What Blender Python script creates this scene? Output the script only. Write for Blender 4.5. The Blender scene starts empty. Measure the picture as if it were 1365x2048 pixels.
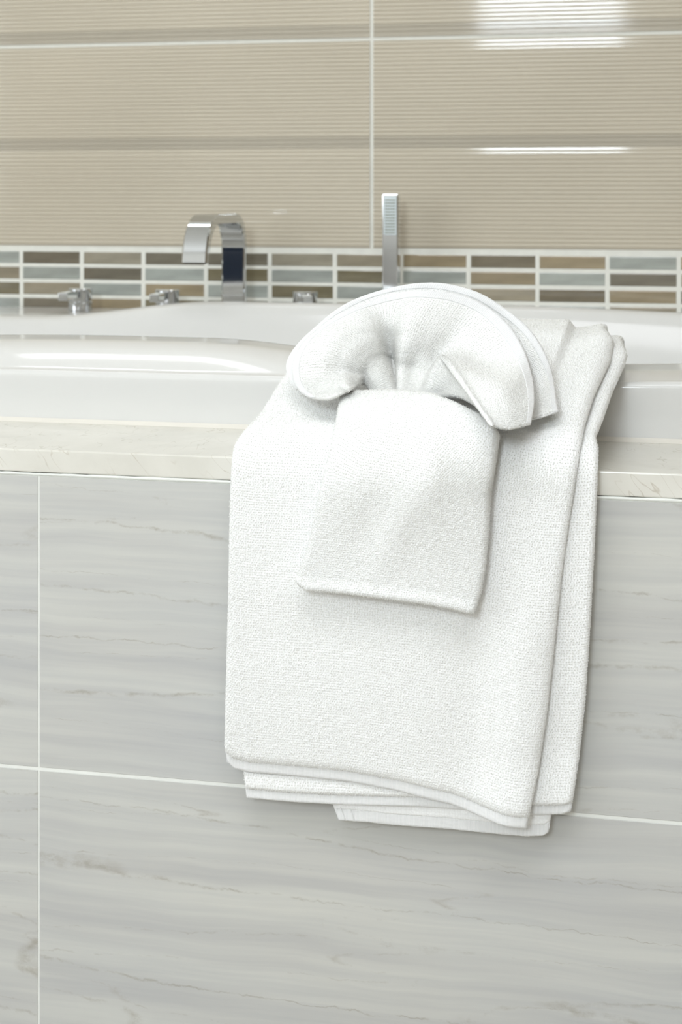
import bpy, bmesh, math, random
import numpy as np
from mathutils import Vector, noise

# ------------------------------------------------------------------ camera
S = bpy.context.scene
C = S.collection
EYE = 0.90                      # camera height
F = 3000.0                      # focal length in pixels of the 1365 x 2048 frame
YAW = math.radians(12.0)        # camera turned to the left of the wall's normal
HX, HY = 682.5, 387.0           # principal column / horizon row
ct, st = math.cos(YAW), math.sin(YAW)
cam_d = bpy.data.cameras.new('camera')
cam = bpy.data.objects.new('camera', cam_d); C.objects.link(cam)
cam.location = (0, 0, EYE)
cam.rotation_euler = (math.pi/2, 0, YAW)
cam_d.sensor_fit = 'VERTICAL'; cam_d.sensor_height = 36.0
cam_d.lens = F*36.0/2048.0
cam_d.shift_y = -(1024.0-HY)/2048.0
cam_d.clip_start = 0.02
cam_d.dof.use_dof = True
cam_d.dof.focus_distance = 1.44
cam_d.dof.aperture_fstop = 8.0
S.camera = cam

# ------------------------------------------------------------------ world, light, exposure
W = bpy.data.worlds.new('world'); S.world = W; W.use_nodes = True
W.node_tree.nodes['Background'].inputs[0].default_value = (0.86, 0.93, 1.0, 1)
W.node_tree.nodes['Background'].inputs[1].default_value = 1.0
S.view_settings.view_transform = 'Standard'
S.view_settings.look = 'None'
S.view_settings.gamma = 1.0
S.view_settings.use_curve_mapping = False
S.view_settings.exposure = -0.19

XL, XR, YF, YB, ZC = -2.9, 1.75, -1.9, 2.38, 2.55      # inside of the room
def area(name, loc, rot, sx, sy, power, col):
    d = bpy.data.lights.new(name, 'AREA'); d.shape = 'RECTANGLE'
    d.size = sx; d.size_y = sy; d.energy = power; d.color = col
    o = bpy.data.objects.new(name, d); C.objects.link(o)
    o.location = loc; o.rotation_euler = rot
    return o
# daylight entering through the wide window in the left wall and the small one behind the camera
area('daylight_side', (XL+0.03, -0.35, 1.55), (0, -math.pi/2, 0), 1.5, 2.3, 18, (0.87, 0.935, 1.0))
area('daylight_rear', (-0.47, YF+0.03, 1.97), (math.pi/2, 0, 0), 0.63, 0.68, 43, (0.83, 0.92, 1.0))
# unseen ceiling panel, added for soft light from above
area('fill_panel', (-0.15, 0.15, ZC-0.035), (0, 0, 0), 1.7, 0.9, 28, (0.94, 0.955, 1.0))

# long unseen lamp bar, added above the bath to highlight the rim
area('fill_bar', (-0.75, YB-0.085, 1.78), (math.radians(-50), 0, 0), 1.1, 0.16, 3.6, (0.97, 0.98, 1.0))

# ------------------------------------------------------------------ helpers
def at(px, py, Y):
    """point of the plane y=Y seen at that pixel"""
    u = (px-HX)/F
    zc = Y/(ct+u*st)
    return Vector((zc*(u*ct-st), Y, EYE-(py-HY)/F*zc))
def proj(p):
    zc = p[1]*ct - p[0]*st
    xc = p[0]*ct + p[1]*st
    return HX+F*xc/zc, HY+F*(EYE-p[2])/zc
def X_at(px, Y):
    u = (px-HX)/F
    return Y/(ct+u*st)*(u*ct-st)

def link(name, me, mat, parent=None, smooth=True):
    o = bpy.data.objects.new(name, me); C.objects.link(o)
    if mat is not None and not me.materials: me.materials.append(mat)
    if smooth: me.polygons.foreach_set('use_smooth', [True]*len(me.polygons))
    if parent is not None: o.parent = parent
    return o
def mesh(name, v, f):
    me = bpy.data.meshes.new(name); me.from_pydata([tuple(p) for p in v], [], f); me.update()
    return me
def empty(name, loc=(0, 0, 0), rz=0.0):
    o = bpy.data.objects.new(name, None); C.objects.link(o)
    o.location = loc; o.rotation_euler = (0, 0, rz); o.empty_display_size = 0.05
    return o
def tag(o, label=None, cat=None, group=None, kind=None):
    if label: o['label'] = label
    if cat: o['category'] = cat
    if group: o['group'] = group
    if kind: o['kind'] = kind
    return o
def bm_done(bm, name):
    bmesh.ops.recalc_face_normals(bm, faces=bm.faces)
    me = bpy.data.meshes.new(name); bm.to_mesh(me); bm.free()
    return me
def box(name, lo, hi, mat, parent=None, bevel=0.0, seg=1, smooth=False):
    bm = bmesh.new()
    vs = [bm.verts.new((x, y, z)) for x in (lo[0], hi[0]) for y in (lo[1], hi[1]) for z in (lo[2], hi[2])]
    for q in ((0,1,3,2),(4,6,7,5),(0,4,5,1),(2,3,7,6),(0,2,6,4),(1,5,7,3)):
        bm.faces.new([vs[i] for i in q])
    if bevel:
        bmesh.ops.bevel(bm, geom=bm.edges[:], offset=bevel, segments=seg, affect='EDGES', profile=0.6)
    return link(name, bm_done(bm, name), mat, parent, smooth)
def lathe(name, prof, mat, parent=None, n=48, loc=(0, 0, 0)):
    v, f = [], []
    for r, z in prof:
        for k in range(n):
            a = 2*math.pi*k/n
            v.append((loc[0]+r*math.cos(a), loc[1]+r*math.sin(a), loc[2]+z))
    m = len(prof)
    for i in range(m-1):
        for k in range(n):
            f.append((i*n+k, i*n+(k+1) % n, (i+1)*n+(k+1) % n, (i+1)*n+k))
    f.append(tuple(range(n-1, -1, -1))); f.append(tuple((m-1)*n+k for k in range(n)))
    me = mesh(name, v, f)
    o = link(name, me, mat, parent)
    return autosmooth(o, 35)
def autosmooth(o, deg=35):
    me = o.data
    bm = bmesh.new(); bm.from_mesh(me)
    bmesh.ops.recalc_face_normals(bm, faces=bm.faces)
    for e in bm.edges:
        e.smooth = not (len(e.link_faces) == 2 and e.calc_face_angle(0) > math.radians(deg))
    for fc in bm.faces: fc.smooth = True
    bm.to_mesh(me); bm.free(); return o

# ------------------------------------------------------------------ materials
def srgb(r, g, b):
    def l(c):
        c /= 255.0
        return c/12.92 if c <= 0.04045 else ((c+0.055)/1.055)**2.4
    return (l(r), l(g), l(b), 1.0)
class NT:
    def __init__(s, name):
        s.m = bpy.data.materials.new(name); s.m.use_nodes = True
        s.t = s.m.node_tree; s.b = s.t.nodes['Principled BSDF']
    def n(s, kind, **kw):
        nd = s.t.nodes.new(kind)
        for k, v in kw.items(): setattr(nd, k, v)
        return nd
    def l(s, a, b): s.t.links.new(a, b)
    def set(s, **kw):
        for k, v in kw.items(): s.b.inputs[k.replace('_', ' ')].default_value = v
    def coord(s, scale, which='Object', loc=(0, 0, 0), rot=(0, 0, 0)):
        tc = s.n('ShaderNodeTexCoord'); mp = s.n('ShaderNodeMapping')
        mp.inputs['Scale'].default_value = scale; mp.inputs['Location'].default_value = loc
        mp.inputs['Rotation'].default_value = rot
        s.l(tc.outputs[which], mp.inputs['Vector']); return mp.outputs['Vector']
    def noise(s, vec, scale, detail=4, rough=0.5, dist=0.0):
        n = s.n('ShaderNodeTexNoise'); n.inputs['Scale'].default_value = scale
        n.inputs['Detail'].default_value = detail; n.inputs['Roughness'].default_value = rough
        n.inputs['Distortion'].default_value = dist
        s.l(vec, n.inputs['Vector']); return n.outputs['Fac']
    def ramp(s, fac, stops):
        r = s.n('ShaderNodeValToRGB'); e = r.color_ramp.elements
        while len(e) < len(stops): e.new(0.5)
        for i, (p, c) in enumerate(stops): e[i].position = p; e[i].color = c
        s.l(fac, r.inputs['Fac']); return r.outputs['Color']
    def math(s, op, a, b=None, c=None):
        m = s.n('ShaderNodeMath', operation=op)
        for i, x in enumerate((a, b, c)):
            if x is None: continue
            if isinstance(x, (int, float)): m.inputs[i].default_value = x
            else: s.l(x, m.inputs[i])
        return m.outputs[0]
    def mix(s, fac, a, b, blend='MIX'):
        m = s.n('ShaderNodeMix', data_type='RGBA', blend_type=blend)
        for sock, x in ((m.inputs['Factor'], fac), (m.inputs['A'], a), (m.inputs['B'], b)):
            if isinstance(x, (int, float, tuple)): sock.default_value = x
            else: s.l(x, sock)
        return m.outputs['Result']
    def bump(s, h, strength, dist):
        b = s.n('ShaderNodeBump'); b.inputs['Strength'].default_value = strength
        b.inputs['Distance'].default_value = dist
        s.l(h, b.inputs['Height']); s.l(b.outputs['Normal'], s.b.inputs['Normal'])

def plain(name, col, rough=0.5, metal=0.0, spec=0.5, vary=0.03, scale=30):
    t = NT(name)
    v = t.noise(t.coord((1, 1, 1)), scale, 3)
    lo = tuple(c*(1-vary) for c in col[:3])+(1,); hi = tuple(min(1, c*(1+vary)) for c in col[:3])+(1,)
    t.l(t.ramp(v, [(0.3, lo), (0.7, hi)]), t.b.inputs['Base Color'])
    t.set(Roughness=rough, Metallic=metal, Specular_IOR_Level=spec)
    return t.m

def terry_mat(name, strength=0.35, pitch=2.5e-3, col=(0.965, 0.962, 0.945)):
    t = NT(name)
    uv = t.coord((1/pitch, 1/(pitch*1.05), 1), 'UV')
    vo = t.n('ShaderNodeTexVoronoi', voronoi_dimensions='2D'); vo.inputs['Scale'].default_value = 1.0
    vo.inputs['Randomness'].default_value = 0.42
    t.l(uv, vo.inputs['Vector'])
    n1 = t.noise(uv, 2.3, 2, 0.6)
    h = t.math('SUBTRACT', 1.0, vo.outputs['Distance'])
    h2 = t.math('MULTIPLY_ADD', n1, 0.5, h)
    t.bump(h2, strength, 1.1e-3)
    c0 = tuple(c*0.955 for c in col)+(1,); c1 = tuple(min(0.98, c*1.02) for c in col)+(1,)
    t.l(t.ramp(h, [(0.35, c0), (0.85, c1)]), t.b.inputs['Base Color'])
    t.set(Roughness=0.95, Specular_IOR_Level=0.1, Sheen_Weight=0.25, Sheen_Roughness=0.5)
    return t.m
def hem_mat():
    t = NT('towel_hem')
    w = t.n('ShaderNodeTexWave', wave_type='BANDS', bands_direction='X'); w.inputs['Scale'].default_value = 1.0
    w.inputs['Distortion'].default_value = 1.5
    t.l(t.coord((260, 120, 1), 'UV'), w.inputs['Vector'])
    t.bump(w.outputs['Fac'], 0.25, 0.5e-3)
    t.l(t.ramp(w.outputs['Fac'], [(0.1, (0.77, 0.77, 0.76, 1)), (0.8, (0.85, 0.848, 0.835, 1))]), t.b.inputs['Base Color'])
    t.set(Roughness=0.9, Specular_IOR_Level=0.15, Sheen_Weight=0.15)
    return t.m

def panel_tile_mat():
    """pale grey stone-look tile: long wavy grey bands and a few thin brown veins"""
    t = NT('grey_stone_tile')
    tc = t.n('ShaderNodeTexCoord'); oi = t.n('ShaderNodeObjectInfo')
    add = t.n('ShaderNodeVectorMath', operation='MULTIPLY_ADD')
    cmb = t.n('ShaderNodeCombineXYZ')
    for i in range(3): t.l(oi.outputs['Random'], cmb.inputs[i])
    t.l(cmb.outputs[0], add.inputs[0]); add.inputs[1].default_value = (17.0, 3.0, 9.0)
    t.l(tc.outputs['Object'], add.inputs[2])
    def mp(sx, sz, rot=-0.05):
        m = t.n('ShaderNodeMapping'); m.inputs['Scale'].default_value = (sx, 1, sz)
        m.inputs['Rotation'].default_value = (0, rot, 0)
        t.l(add.outputs[0], m.inputs['Vector']); return m.outputs['Vector']
    warp = t.n('ShaderNodeTexNoise'); warp.inputs['Scale'].default_value = 1.0; warp.inputs['Detail'].default_value = 2
    t.l(mp(5, 7), warp.inputs['Vector'])
    def warped(vec, amt):
        w = t.n('ShaderNodeVectorMath', operation='MULTIPLY_ADD')
        t.l(warp.outputs['Color'], w.inputs[0]); w.inputs[1].default_value = (0, 0, amt); t.l(vec, w.inputs[2])
        return w.outputs[0]
    bands = t.noise(warped(mp(1.2, 22), 0.9), 1.0, 4, 0.55)
    fine = t.noise(warped(mp(3, 95), 2.4), 1.0, 3, 0.6)
    blot = t.noise(mp(3, 5), 1.0, 2)
    base = t.ramp(bands, [(0.30, srgb(179, 179, 178)), (0.45, srgb(193, 192, 188)), (0.56, srgb(204, 204, 198)), (0.72, srgb(213, 212, 204))])
    base = t.mix(0.42, base, t.ramp(fine, [(0.35, srgb(178, 178, 178)), (0.65, srgb(211, 210, 203))]))
    base = t.mix(0.25, base, t.ramp(blot, [(0.35, srgb(188, 190, 192)), (0.65, srgb(204, 202, 195))]))
    jag = t.n('ShaderNodeTexNoise'); jag.inputs['Scale'].default_value = 1.0; jag.inputs['Detail'].default_value = 4
    jag.inputs['Roughness'].default_value = 0.65
    t.l(mp(32, 32, 0.0), jag.inputs['Vector'])
    def vein(sx, sz, off, width, jam, lo, hi):
        m = t.n('ShaderNodeMapping'); m.inputs['Scale'].default_value = (sx, 1, sz); m.inputs['Location'].default_value = (off, off, off)
        m.inputs['Rotation'].default_value = (0, -0.035, 0); t.l(add.outputs[0], m.inputs['Vector'])
        w1 = t.n('ShaderNodeVectorMath', operation='MULTIPLY_ADD')
        t.l(jag.outputs['Color'], w1.inputs[0]); w1.inputs[1].default_value = (0, 0, jam); t.l(m.outputs[0], w1.inputs[2])
        v = t.noise(w1.outputs[0], 1.0, 0.6, 0.4)
        d = t.math('ABSOLUTE', t.math('SUBTRACT', v, 0.5))
        line = t.math('SUBTRACT', 1.0, t.math('MINIMUM', t.math('DIVIDE', d, width), 1.0))
        mask = t.n('ShaderNodeMapRange'); mask.inputs['From Min'].default_value = lo; mask.inputs['From Max'].default_value = hi
        t.l(t.noise(mp(40, 60), 1.0, 4, 0.7), mask.inputs['Value'])
        return t.math('MULTIPLY', line, mask.outputs[0])
    v1 = vein(1.1, 17, 0.0, 0.011, 0.24, 0.40, 0.62)
    v2 = vein(1.7, 26, 5.3, 0.008, 0.30, 0.46, 0.66)
    base = t.mix(t.math('MULTIPLY', v1, 0.55), base, srgb(150, 142, 126))
    base = t.mix(t.math('MULTIPLY', v2, 0.5), base, srgb(160, 153, 140))
    t.l(base, t.b.inputs['Base Color'])
    t.set(Roughness=0.42, Specular_IOR_Level=0.35)
    return t.m
def marble_mat():
    t = NT('cream_marble')
    v = t.coord((1, 1, 1), rot=(0.4, 0.6, 0.9))
    c = t.ramp(t.noise(v, 7, 6, 0.6, 0.6), [(0.3, srgb(214, 211, 201)), (0.5, srgb(224, 221, 211)), (0.7, srgb(232, 229, 220))])
    m2 = t.n('ShaderNodeMapping'); m2.inputs['Scale'].default_value = (10, 18, 55)
    t.l(t.coord((1, 1, 1), rot=(0, -0.85, 0.3)), m2.inputs['Vector'])
    d = t.math('ABSOLUTE', t.math('SUBTRACT', t.noise(m2.outputs[0], 1.0, 2, 0.5, 0.2), 0.5))
    line = t.math('SUBTRACT', 1.0, t.math('MINIMUM', t.math('DIVIDE', d, 0.014), 1.0))
    brk = t.ramp(t.noise(t.coord((1, 1, 1)), 22, 3), [(0.45, (0, 0, 0, 1)), (0.62, (1, 1, 1, 1))])
    c = t.mix(t.math('MULTIPLY', t.math('MULTIPLY', line, brk), 0.55), c, srgb(178, 166, 146))
    t.l(c, t.b.inputs['Base Color'])
    t.set(Roughness=0.24, Specular_IOR_Level=0.5)
    return t.m

M = {}
M['towel'] = terry_mat('white_terry')
M['cloth'] = terry_mat('white_terry_fine', 0.35, 2.1e-3, (0.90, 0.896, 0.87))
M['hem'] = hem_mat()
def loop_mat(name='white_cotton_loop', k=1.0):
    t = NT(name)
    t.l(t.ramp(t.noise(t.coord((1, 1, 1)), 90, 2), [(0.3, (0.93*k, 0.928*k, 0.905*k, 1)), (0.7, (0.965*k, 0.962*k, 0.94*k, 1))]), t.b.inputs['Base Color'])
    t.set(Roughness=0.95, Specular_IOR_Level=0.1)
    tr = t.n('ShaderNodeBsdfTranslucent'); tr.inputs['Color'].default_value = (0.95*k, 0.945*k, 0.91*k, 1)
    mx = t.n('ShaderNodeMixShader'); mx.inputs[0].default_value = 0.42
    t.l(t.b.outputs[0], mx.inputs[1]); t.l(tr.outputs[0], mx.inputs[2])
    t.l(mx.outputs[0], t.t.nodes['Material Output'].inputs['Surface'])
    return t.m
M['loop'] = loop_mat(); M['cloth_loop'] = loop_mat('off_white_cotton_loop', 0.96)
M['panel_tile'] = panel_tile_mat()
M['marble'] = marble_mat()
M['tub'] = plain('white_acrylic', srgb(221, 220, 216), 0.10, 0, 0.5, 0.006, 6)
M['chrome'] = plain('polished_chrome', (0.64, 0.655, 0.67, 1), 0.045, 1.0, 0.5, 0.01)
M['nozzle'] = plain('grey_green_rubber', srgb(112, 114, 76), 0.6, 0, 0.3)
M['spray'] = plain('satin_spray_plate', (0.56, 0.60, 0.60, 1), 0.38, 0.6)
M['grout'] = plain('white_grout', srgb(232, 231, 222), 0.9, 0, 0.2, 0.03, 60)
M['grout_panel'] = plain('off_white_grout', srgb(236, 237, 231), 0.9, 0, 0.2, 0.05, 9)
M['seal'] = plain('cream_sealant', srgb(226, 221, 210), 0.45, 0, 0.4, 0.02)
M['paint'] = plain('white_wall_paint', srgb(238, 236, 230), 0.8, 0, 0.2, 0.01)
M['ceiling'] = plain('white_ceiling_paint', srgb(245, 244, 240), 0.9, 0, 0.1, 0.01)
M['taupe'] = plain('taupe_wall_paint', srgb(150, 138, 120), 0.7, 0, 0.2, 0.02)
M['floor'] = plain('grey_floor_tile', srgb(200, 194, 184), 0.35, 0, 0.4, 0.03, 4)
M['navy'] = plain('navy_lacquer', srgb(22, 34, 52), 0.35, 0, 0.4, 0.05)
M['frame'] = plain('white_window_frame', srgb(240, 240, 238), 0.4, 0, 0.4, 0.01)
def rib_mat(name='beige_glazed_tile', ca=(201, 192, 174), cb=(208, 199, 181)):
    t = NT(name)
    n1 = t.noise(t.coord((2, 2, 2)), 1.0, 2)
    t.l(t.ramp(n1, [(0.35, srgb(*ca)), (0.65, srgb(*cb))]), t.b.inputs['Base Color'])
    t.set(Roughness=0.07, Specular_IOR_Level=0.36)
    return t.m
M['rib'] = rib_mat(); M['rib_band'] = rib_mat('darker_beige_band', (181, 173, 157), (187, 179, 163))
def glass_mat(name, c):
    t = NT('glass_'+name)
    oi = t.n('ShaderNodeObjectInfo')
    v = t.noise(t.coord((14, 14, 60)), 1.0, 3)
    lo = tuple(x*0.86 for x in c[:3])+(1,); hi = tuple(min(1, x*1.12) for x in c[:3])+(1,)
    base = t.ramp(v, [(0.35, lo), (0.65, hi)])
    hs = t.n('ShaderNodeHueSaturation'); t.l(base, hs.inputs['Color'])
    t.l(t.math('MULTIPLY_ADD', oi.outputs['Random'], 0.16, 0.92), hs.inputs['Value'])
    t.l(hs.outputs[0], t.b.inputs['Base Color'])
    t.set(Roughness=0.08, Specular_IOR_Level=0.5, Coat_Weight=0.6, Coat_Roughness=0.04)
    return t.m
GL = {'g': glass_mat('grey_blue', srgb(163, 167, 160)), 't': glass_mat('taupe', srgb(150, 141, 122)),
      'd': glass_mat('dark_taupe', srgb(120, 114, 100)), 'o': glass_mat('olive', srgb(121, 113, 90)),
      'b': glass_mat('amber_brown', srgb(152, 138, 112)), 'k': glass_mat('dark_brown', srgb(118, 109, 91)),
      'l': glass_mat('light_taupe', srgb(160, 153, 136))}
def emit(name, col, s):
    t = NT(name); t.b.inputs['Base Color'].default_value = (0.8, 0.8, 0.8, 1)
    t.b.inputs['Emission Color'].default_value = col; t.b.inputs['Emission Strength'].default_value = s
    return t.m

# ------------------------------------------------------------------ room shell
TH = 0.12
def structure(name, lo, hi, mat): return tag(box(name, lo, hi, mat), kind='structure')
structure('floor', (XL-TH, YF-TH, -0.1), (XR+TH, YB+TH, 0), M['floor'])
structure('ceiling', (XL-TH, YF-TH, ZC), (XR+TH, YB+TH, ZC+0.1), M['ceiling'])
structure('wall_right', (XR, YF-TH, 0), (XR+TH, YB+TH, ZC), M['taupe'])
def wall_open(name, axis, c0, c1, a0, a1, hole, mat):
    """wall with a rectangular opening; axis = direction along the wall"""
    (h0, h1, z0, z1) = hole
    bm = bmesh.new()
    def bx(p0, p1, q0, q1):
        lo = (p0, c0, q0) if axis == 'x' else (c0, p0, q0)
        hi = (p1, c1, q1) if axis == 'x' else (c1, p1, q1)
        vs = [bm.verts.new((x, y, z)) for x in (lo[0], hi[0]) for y in (lo[1], hi[1]) for z in (lo[2], hi[2])]
        for q in ((0,1,3,2),(4,6,7,5),(0,4,5,1),(2,3,7,6),(0,2,6,4),(1,5,7,3)): bm.faces.new([vs[i] for i in q])
    bx(a0, h0, 0, ZC); bx(h1, a1, 0, ZC); bx(h0, h1, 0, z0); bx(h0, h1, z1, ZC)
    return tag(link(name, bm_done(bm, name), mat, None, False), kind='structure')
wall_open('wall_left', 'y', XL-TH, XL, YF-TH, YB+TH, (-1.5, 0.8, 0.8, 2.3), M['paint'])
wall_open('wall_front', 'x', YF-TH, YF, XL-TH, XR+TH, (-0.785, -0.155, 1.63, 2.31), M['paint'])
w1 = tag(empty('window_1', (XL-0.05, -0.35, 0.8)), kind='structure')
w2 = tag(empty('window_2', (-0.47, YF-0.05, 1.63)), kind='structure')
def rel(o, lo, hi): return tuple(np.subtract(lo, o.location)), tuple(np.subtract(hi, o.location))
for nm, lo, hi in (('frame_rail', (XL-0.08, -1.5, 0.8), (XL-0.02, 0.8, 0.85)), ('frame_rail', (XL-0.08, -1.5, 2.25), (XL-0.02, 0.8, 2.3)),
                   ('frame_stile', (XL-0.08, -1.5, 0.8), (XL-0.02, -1.45, 2.3)), ('frame_stile', (XL-0.08, 0.75, 0.8), (XL-0.02, 0.8, 2.3)),
                   ('mullion', (XL-0.08, -0.37, 0.8), (XL-0.02, -0.33, 2.3))):
    lo, hi = rel(w1, lo, hi); box(nm, lo, hi, M['frame'], w1)
lo, hi = rel(w1, (XL-0.06, -1.45, 0.85), (XL-0.05, 0.75, 2.25)); box('pane', lo, hi, emit('daylight_glass', (0.93, 0.97, 1.0, 1), 2.0), w1)
for nm, lo, hi in (('frame_rail', (-0.785, YF-0.08, 1.63), (-0.155, YF-0.03, 1.645)), ('frame_rail', (-0.785, YF-0.08, 2.295), (-0.155, YF-0.03, 2.31)),
                   ('frame_stile', (-0.785, YF-0.08, 1.63), (-0.77, YF-0.03, 2.31)), ('frame_stile', (-0.17, YF-0.08, 1.63), (-0.155, YF-0.03, 2.31))):
    lo, hi = rel(w2, lo, hi); box(nm, lo, hi, M['frame'], w2)
lo, hi = rel(w2, (-0.78, YF-0.06, 1.64), (-0.16, YF-0.05, 2.30)); box('pane', lo, hi, emit('daylight_glass_small', (0.82, 0.93, 1.0, 1), 3.0), w2)
lp = tag(empty('added_ceiling_lamp', (-0.15, 0.15, ZC)), 'unseen white rectangular lamp panel added on the ceiling for top light', 'lamp')
for nm, lo, hi in (('fill_panel_frame', (-0.9, 0.46, -0.05), (0.9, 0.49, 0)), ('fill_panel_frame', (-0.9, -0.49, -0.05), (0.9, -0.46, 0)),
                   ('fill_panel_frame', (-0.9, -0.46, -0.05), (-0.87, 0.46, 0)), ('fill_panel_frame', (0.87, -0.46, -0.05), (0.9, 0.46, 0))):
    box(nm, lo, hi, M['frame'], lp)
wl = tag(empty('added_wall_lamp', (-0.75, YB, 1.78)), 'unseen white lamp bar added high above the bath to highlight the rim', 'lamp')
box('fill_bar_body', (-0.60, -0.055, -0.06), (0.60, -0.0005, 0.12), M['frame'], wl, 0.006, 2)
box('end_cap', (-0.615, -0.12, -0.07), (-0.60, -0.0005, 0.12), M['frame'], wl, 0.003)
box('end_cap', (0.60, -0.12, -0.07), (0.615, -0.0005, 0.12), M['frame'], wl, 0.003)
# low navy cabinet behind the camera; it shows as the dark patch in the chrome
cb = tag(empty('vanity_cabinet', (-1.72, -1.55, 0)), 'low navy cabinet that shows as the dark patch in the chrome', 'cabinet')
box('body', (-0.66, -0.28, 0.08), (0.95, 0.28, 0.70), M['navy'], cb, 0.004)
for k in range(3):
    d = box('door', (-0.64+0.53*k, 0.28, 0.10), (-0.13+0.53*k, 0.298, 0.68), M['navy'], cb, 0.003)
    box('handle', (-0.17+0.53*k, 0.298, 0.50), (-0.16+0.53*k, 0.32, 0.62), M['chrome'], d, 0.002)
box('plinth', (-0.64, -0.26, 0.0), (0.93, 0.24, 0.08), M['navy'], cb)

# tall walnut cabinet in the far corner and a dark door: both only show as reflections
tc_ = tag(empty('tall_cabinet', (-2.62, YF+0.22, 0)), 'tall walnut cabinet mirrored as a warm patch in the wall tiles', 'cabinet')
M['walnut'] = plain('walnut_veneer', srgb(138, 104, 72), 0.4, 0, 0.4, 0.12, 5)
box('body', (-0.22, -0.215, 0.0), (0.20, 0.19, 1.56), M['walnut'], tc_, 0.004)
for k in range(2):
    d = box('door', (-0.21, 0.19, 0.02+0.77*k), (0.19, 0.208, 0.77+0.77*k), M['walnut'], tc_, 0.003)
    box('handle', (0.15, 0.208, 0.30+0.77*k), (0.165, 0.23, 0.46+0.77*k), M['chrome'], d, 0.002)
door = tag(empty('added_door', (0.62, YF, 0)), kind='structure')  # unseen dark door, added to darken what the chrome mirrors
M['espresso'] = plain('espresso_door', srgb(72, 56, 44), 0.4, 0, 0.4, 0.12, 5)
box('leaf', (-0.42, 0.001, 0.005), (0.42, 0.04, 2.05), M['espresso'], door, 0.003)
box('handle', (-0.36, 0.04, 0.98), (-0.24, 0.075, 1.0), M['chrome'], door, 0.003)
for a_, b_ in (((-0.50, 0.001, 0), (-0.425, 0.05, 2.13)), ((0.425, 0.001, 0), (0.50, 0.05, 2.13)), ((-0.425, 0.001, 2.055), (0.425, 0.05, 2.13))):
    box('door_frame', a_, b_, M['espresso'], door)

# ------------------------------------------------------------------ tiled back wall
GB = 0.0026                                              # tile face stands proud of the grout
wall = structure('wall_back', (XL-TH, YB+GB, 0), (XR+TH, YB+TH, ZC), M['grout'])
xg = X_at(743.5, YB)                                    # the vertical joint
J = 0.0062
z_top = at(741, 78, YB).z                               # the horizontal joint
z_mos = at(741, 500, YB).z                              # joint above the mosaic band
TW, THT = 0.70, 0.350
b0 = 0.0190
def rib_tile(name, h, fields):
    """profile (z up from the tile's lower edge, depth) extruded along x; fields = ribbed zones (z0, z1)"""
    prof = [(0, 0.0006)]
    R = 0.0068
    for z0, z1, pk in fields:
        n = int(round((z1-z0)/R)); r = (z1-z0)/n
        if z0 > 0.01:                  # plain band below the ribs, with two fine grooves
            for g in (0.0065, 0.0135):
                zg = z0-b0+g
                prof += [(zg-0.0009, 0.0006), (zg, 0.0017), (zg+0.0009, 0.0006)]
        prof += [(z0-0.0004, 0.0006), (z0, 0.0012)]
        for k in range(n):
            b = z0+k*r
            # the field is very slightly pillowed towards its upper edge, so that it leans back there
            def pil(z):
                q = z1-z
                return 0.0013*pk*max(0.0, 1-q/0.018)**1.5
            for tt, dd in ((0.01, 0.0016), (0.23, 0.00001), (0.5, 0.0), (0.77, 0.00001), (0.99, 0.0016)):
                z = b+tt*r; prof.append((z, dd+pil(z)))
        prof += [(z1, 0.0016), (z1+0.0005, 0.0006)]
    prof.append((h, 0.0012))
    prof = [p for i, p in enumerate(prof) if i == 0 or p[0] > prof[i-1][0]]
    prof = [(0.0, GB)]+prof+[(h, GB)]
    v, f = [], []
    n = len(prof)
    for x in (J/2, TW-J/2):
        v += [(x, d, z) for z, d in prof]
    for i in range(n-1): f.append((i, n+i, n+i+1, i+1))
    f.append(tuple(range(n))); f.append(tuple(range(2*n-1, n-1, -1)))
    me = mesh(name, v, f)
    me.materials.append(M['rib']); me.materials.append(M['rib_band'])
    for p in me.polygons:          # the plain bands get a slightly darker beige
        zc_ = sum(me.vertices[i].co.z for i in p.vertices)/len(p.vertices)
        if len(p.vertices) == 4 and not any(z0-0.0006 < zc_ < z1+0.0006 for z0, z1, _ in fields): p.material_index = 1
    return me
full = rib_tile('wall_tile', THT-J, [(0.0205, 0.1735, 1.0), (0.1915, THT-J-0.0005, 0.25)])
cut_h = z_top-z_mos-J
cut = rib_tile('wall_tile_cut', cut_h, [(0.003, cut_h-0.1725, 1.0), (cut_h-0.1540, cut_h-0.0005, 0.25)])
for c in range(-3, 4):
    x0 = xg+c*TW
    if x0+TW < XL or x0 > XR: continue
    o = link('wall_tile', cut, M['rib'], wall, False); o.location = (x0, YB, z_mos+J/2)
    for r in range(1):
        zz = z_top+J/2+r*THT
        if zz+THT > ZC: break
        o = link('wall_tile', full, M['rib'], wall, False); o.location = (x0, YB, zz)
# glass mosaic band
PX = (X_at(1217, YB)-X_at(164.5, YB))/8.0
PZ = 0.0262
GJ = 0.0056
bm = bmesh.new()
w_, h_ = PX-GJ*1.15, PZ-GJ
vs = [bm.verts.new((x, y, z)) for x in (0, w_) for y in (0.0, GB+0.001) for z in (0, h_)]
for q in ((0,1,3,2),(4,6,7,5),(0,4,5,1),(2,3,7,6),(0,2,6,4),(1,5,7,3)): bm.faces.new([vs[i] for i in q])
fe = [e for e in bm.edges if all(abs(vv.co.y) < 1e-6 for vv in e.verts)]
bmesh.ops.bevel(bm, geom=fe, offset=0.0016, segments=2, affect='EDGES', profile=0.5)
mos = bm_done(bm, 'mosaic_tile')
box('mosaic_grout', (XL+0.001, YB+0.0009, z_mos-0.165), (XR-0.001, YB+GB+0.001, z_mos+0.0028), M['grout'], wall)
mos_by = {}
for k, mt in GL.items():
    m2 = mos.copy(); m2.materials.append(mt); mos_by[k] = m2
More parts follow.
